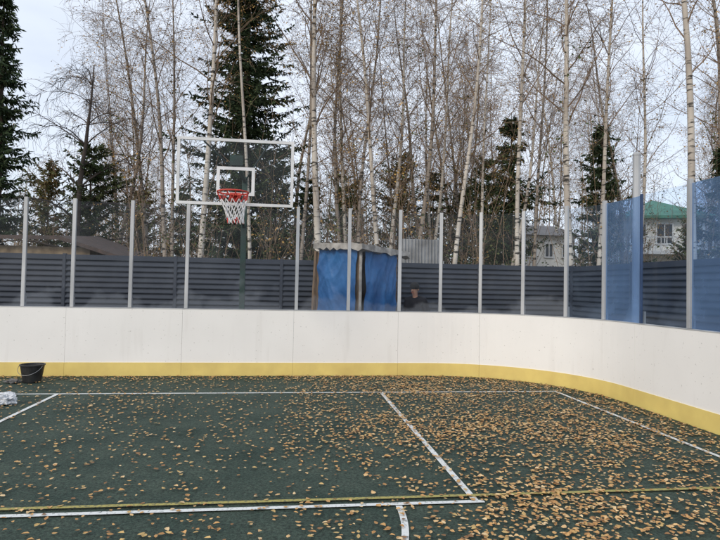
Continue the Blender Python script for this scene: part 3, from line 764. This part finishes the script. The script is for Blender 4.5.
for sx in (-1, 1):
    chain(0, [((sx * .10, 0, .88), .085), ((sx * .11, -.01, .50), .06), ((sx * .12, .02, .10), .04), ((sx * .13, -.12, .04), .035)])
    wr = chain(2, [((sx * .17, 0, 1.36), .045), ((sx * .25, .02, 1.12), .04), ((sx * .22, -.17, .95), .03), ((sx * .21, -.22, .92), (.035, .02))])
    for k in range(4): chain(wr, [((sx * (.235 - .02 * k), -.27, .90), .009), ((sx * (.235 - .02 * k), -.295, .87), .008), ((sx * (.235 - .02 * k), -.285, .845), .007)])
    chain(wr, [((sx * .17, -.24, .91), .01), ((sx * .16, -.265, .89), .009)])
body = skin('body', bv, be, M['skin'], pr)
skin('jacket', [((0, 0, .86), (.19, .15)), ((0, 0, 1.15), (.20, .155)), ((0, .0, 1.36), (.20, .15)), ((0, -.01, 1.50), (.10, .10)), ((.2, 0, 1.39), .095), ((.27, .02, 1.12), .07), ((.235, -.15, .97), .055), ((-.2, 0, 1.39), .095), ((-.27, .02, 1.12), .07), ((-.235, -.15, .97), .055)],
     [(0, 1), (1, 2), (2, 3), (2, 4), (4, 5), (5, 6), (2, 7), (7, 8), (8, 9)], M['jacket'], pr)
skin('trousers', [((0, 0, .93), (.15, .12)), ((.1, 0, .84), .105), ((.11, -.01, .5), .08), ((.12, .02, .1), .065), ((-.1, 0, .84), .105), ((-.11, -.01, .5), .08), ((-.12, .02, .1), .065)], [(0, 1), (1, 2), (2, 3), (0, 4), (4, 5), (5, 6)], M['trousers'], pr)
for sx in (-1, 1): skin('boot', [((sx * .12, .03, .12), .06), ((sx * .12, .02, .055), .055), ((sx * .13, -.13, .045), .045)], [(0, 1), (1, 2)], M['boot'], pr)
mb = MB(); mb.lathe([(0, .115), (.045, .108), (.082, .075), (.1, .02), (.103, -.03), (.096, -.032)], 18)
mb.v = [(x, y * 1.15 - .03 + (.02 if z < 0 and y < -.05 else 0), z + 1.69) for x, y, z in mb.v]; mb.build('cap', M['cap'], pr, smooth=True)
mb = MB(); mb.tube([(0, -.13, 1.645), (0, -.155, 1.615), (0, -.135, 1.605)], [.008, .014, .008], 6); mb.build('nose', M['skin'], pr, smooth=True)
for sx in (-1, 1):
    mb = MB(); mb.tube([(sx * .078, -.02, 1.66), (sx * .088, -.015, 1.635), (sx * .08, -.02, 1.61)], [.008, .014, .007], 6); mb.build('ear', M['skin'], pr, smooth=True)
for sx in (-1, 1):
    mb = MB(); mb.lathe([(0, .008), (.008, 0), (0, -.008)], 8, c=(sx * .033, -.128, 1.652)); mb.build('eye', M['cap'], pr)
mb = MB(); mb.tube([(-.025, -.128, 1.585), (0, -.134, 1.583), (.025, -.128, 1.585)], .005, 5); mb.build('mouth', M['rim'], pr)

# ------------------------------------------------------------ world + sun
SEL, SAZ = R(32), R(215)
wd_ = bpy.data.worlds.new('World'); scene.world = wd_; wd_.use_nodes = True
nt = wd_.node_tree; N = nt.nodes; L = nt.links; bg = N['Background']
sky = N.new('ShaderNodeTexSky'); sky.sky_type = 'NISHITA'; sky.sun_disc = False; sky.sun_elevation = SEL; sky.sun_rotation = SAZ; sky.dust_density = 1.0
tc = N.new('ShaderNodeTexCoord'); mp = N.new('ShaderNodeMapping'); mp.inputs['Scale'].default_value = (1, 1, 2.6); L.new(tc.outputs['Generated'], mp.inputs[0])
n = N.new('ShaderNodeTexNoise'); n.inputs['Scale'].default_value = 2.2; n.inputs['Detail'].default_value = 7; n.inputs['Roughness'].default_value = .5; L.new(mp.outputs[0], n.inputs['Vector'])
r = N.new('ShaderNodeMapRange'); r.inputs['From Min'].default_value = .34; r.inputs['From Max'].default_value = .66; r.inputs['To Min'].default_value = .68; r.inputs['To Max'].default_value = 1.0
L.new(n.outputs['Fac'], r.inputs['Value'])
mx = N.new('ShaderNodeMix'); mx.data_type = 'RGBA'; mx.clamp_result = False; L.new(r.outputs[0], mx.inputs['Factor']); L.new(sky.outputs[0], mx.inputs['A']); mx.inputs['B'].default_value = (8.3, 9.0, 10.2, 1)
L.new(mx.outputs['Result'], bg.inputs[0]); bg.inputs[1].default_value = .118
sd = bpy.data.lights.new('sun', 'SUN'); sd.energy = 1.7; sd.angle = R(14); sd.color = (1, .87, .69)
so = bpy.data.objects.new('sun', sd); C.objects.link(so)
dirv = Vector((math.sin(SAZ) * math.cos(SEL), math.cos(SAZ) * math.cos(SEL), math.sin(SEL)))
so.rotation_euler = dirv.to_track_quat('Z', 'Y').to_euler(); so.location = (0, -5, 12)
scene.view_settings.view_transform = 'Standard'; scene.view_settings.look = 'None'; scene.view_settings.exposure = 0
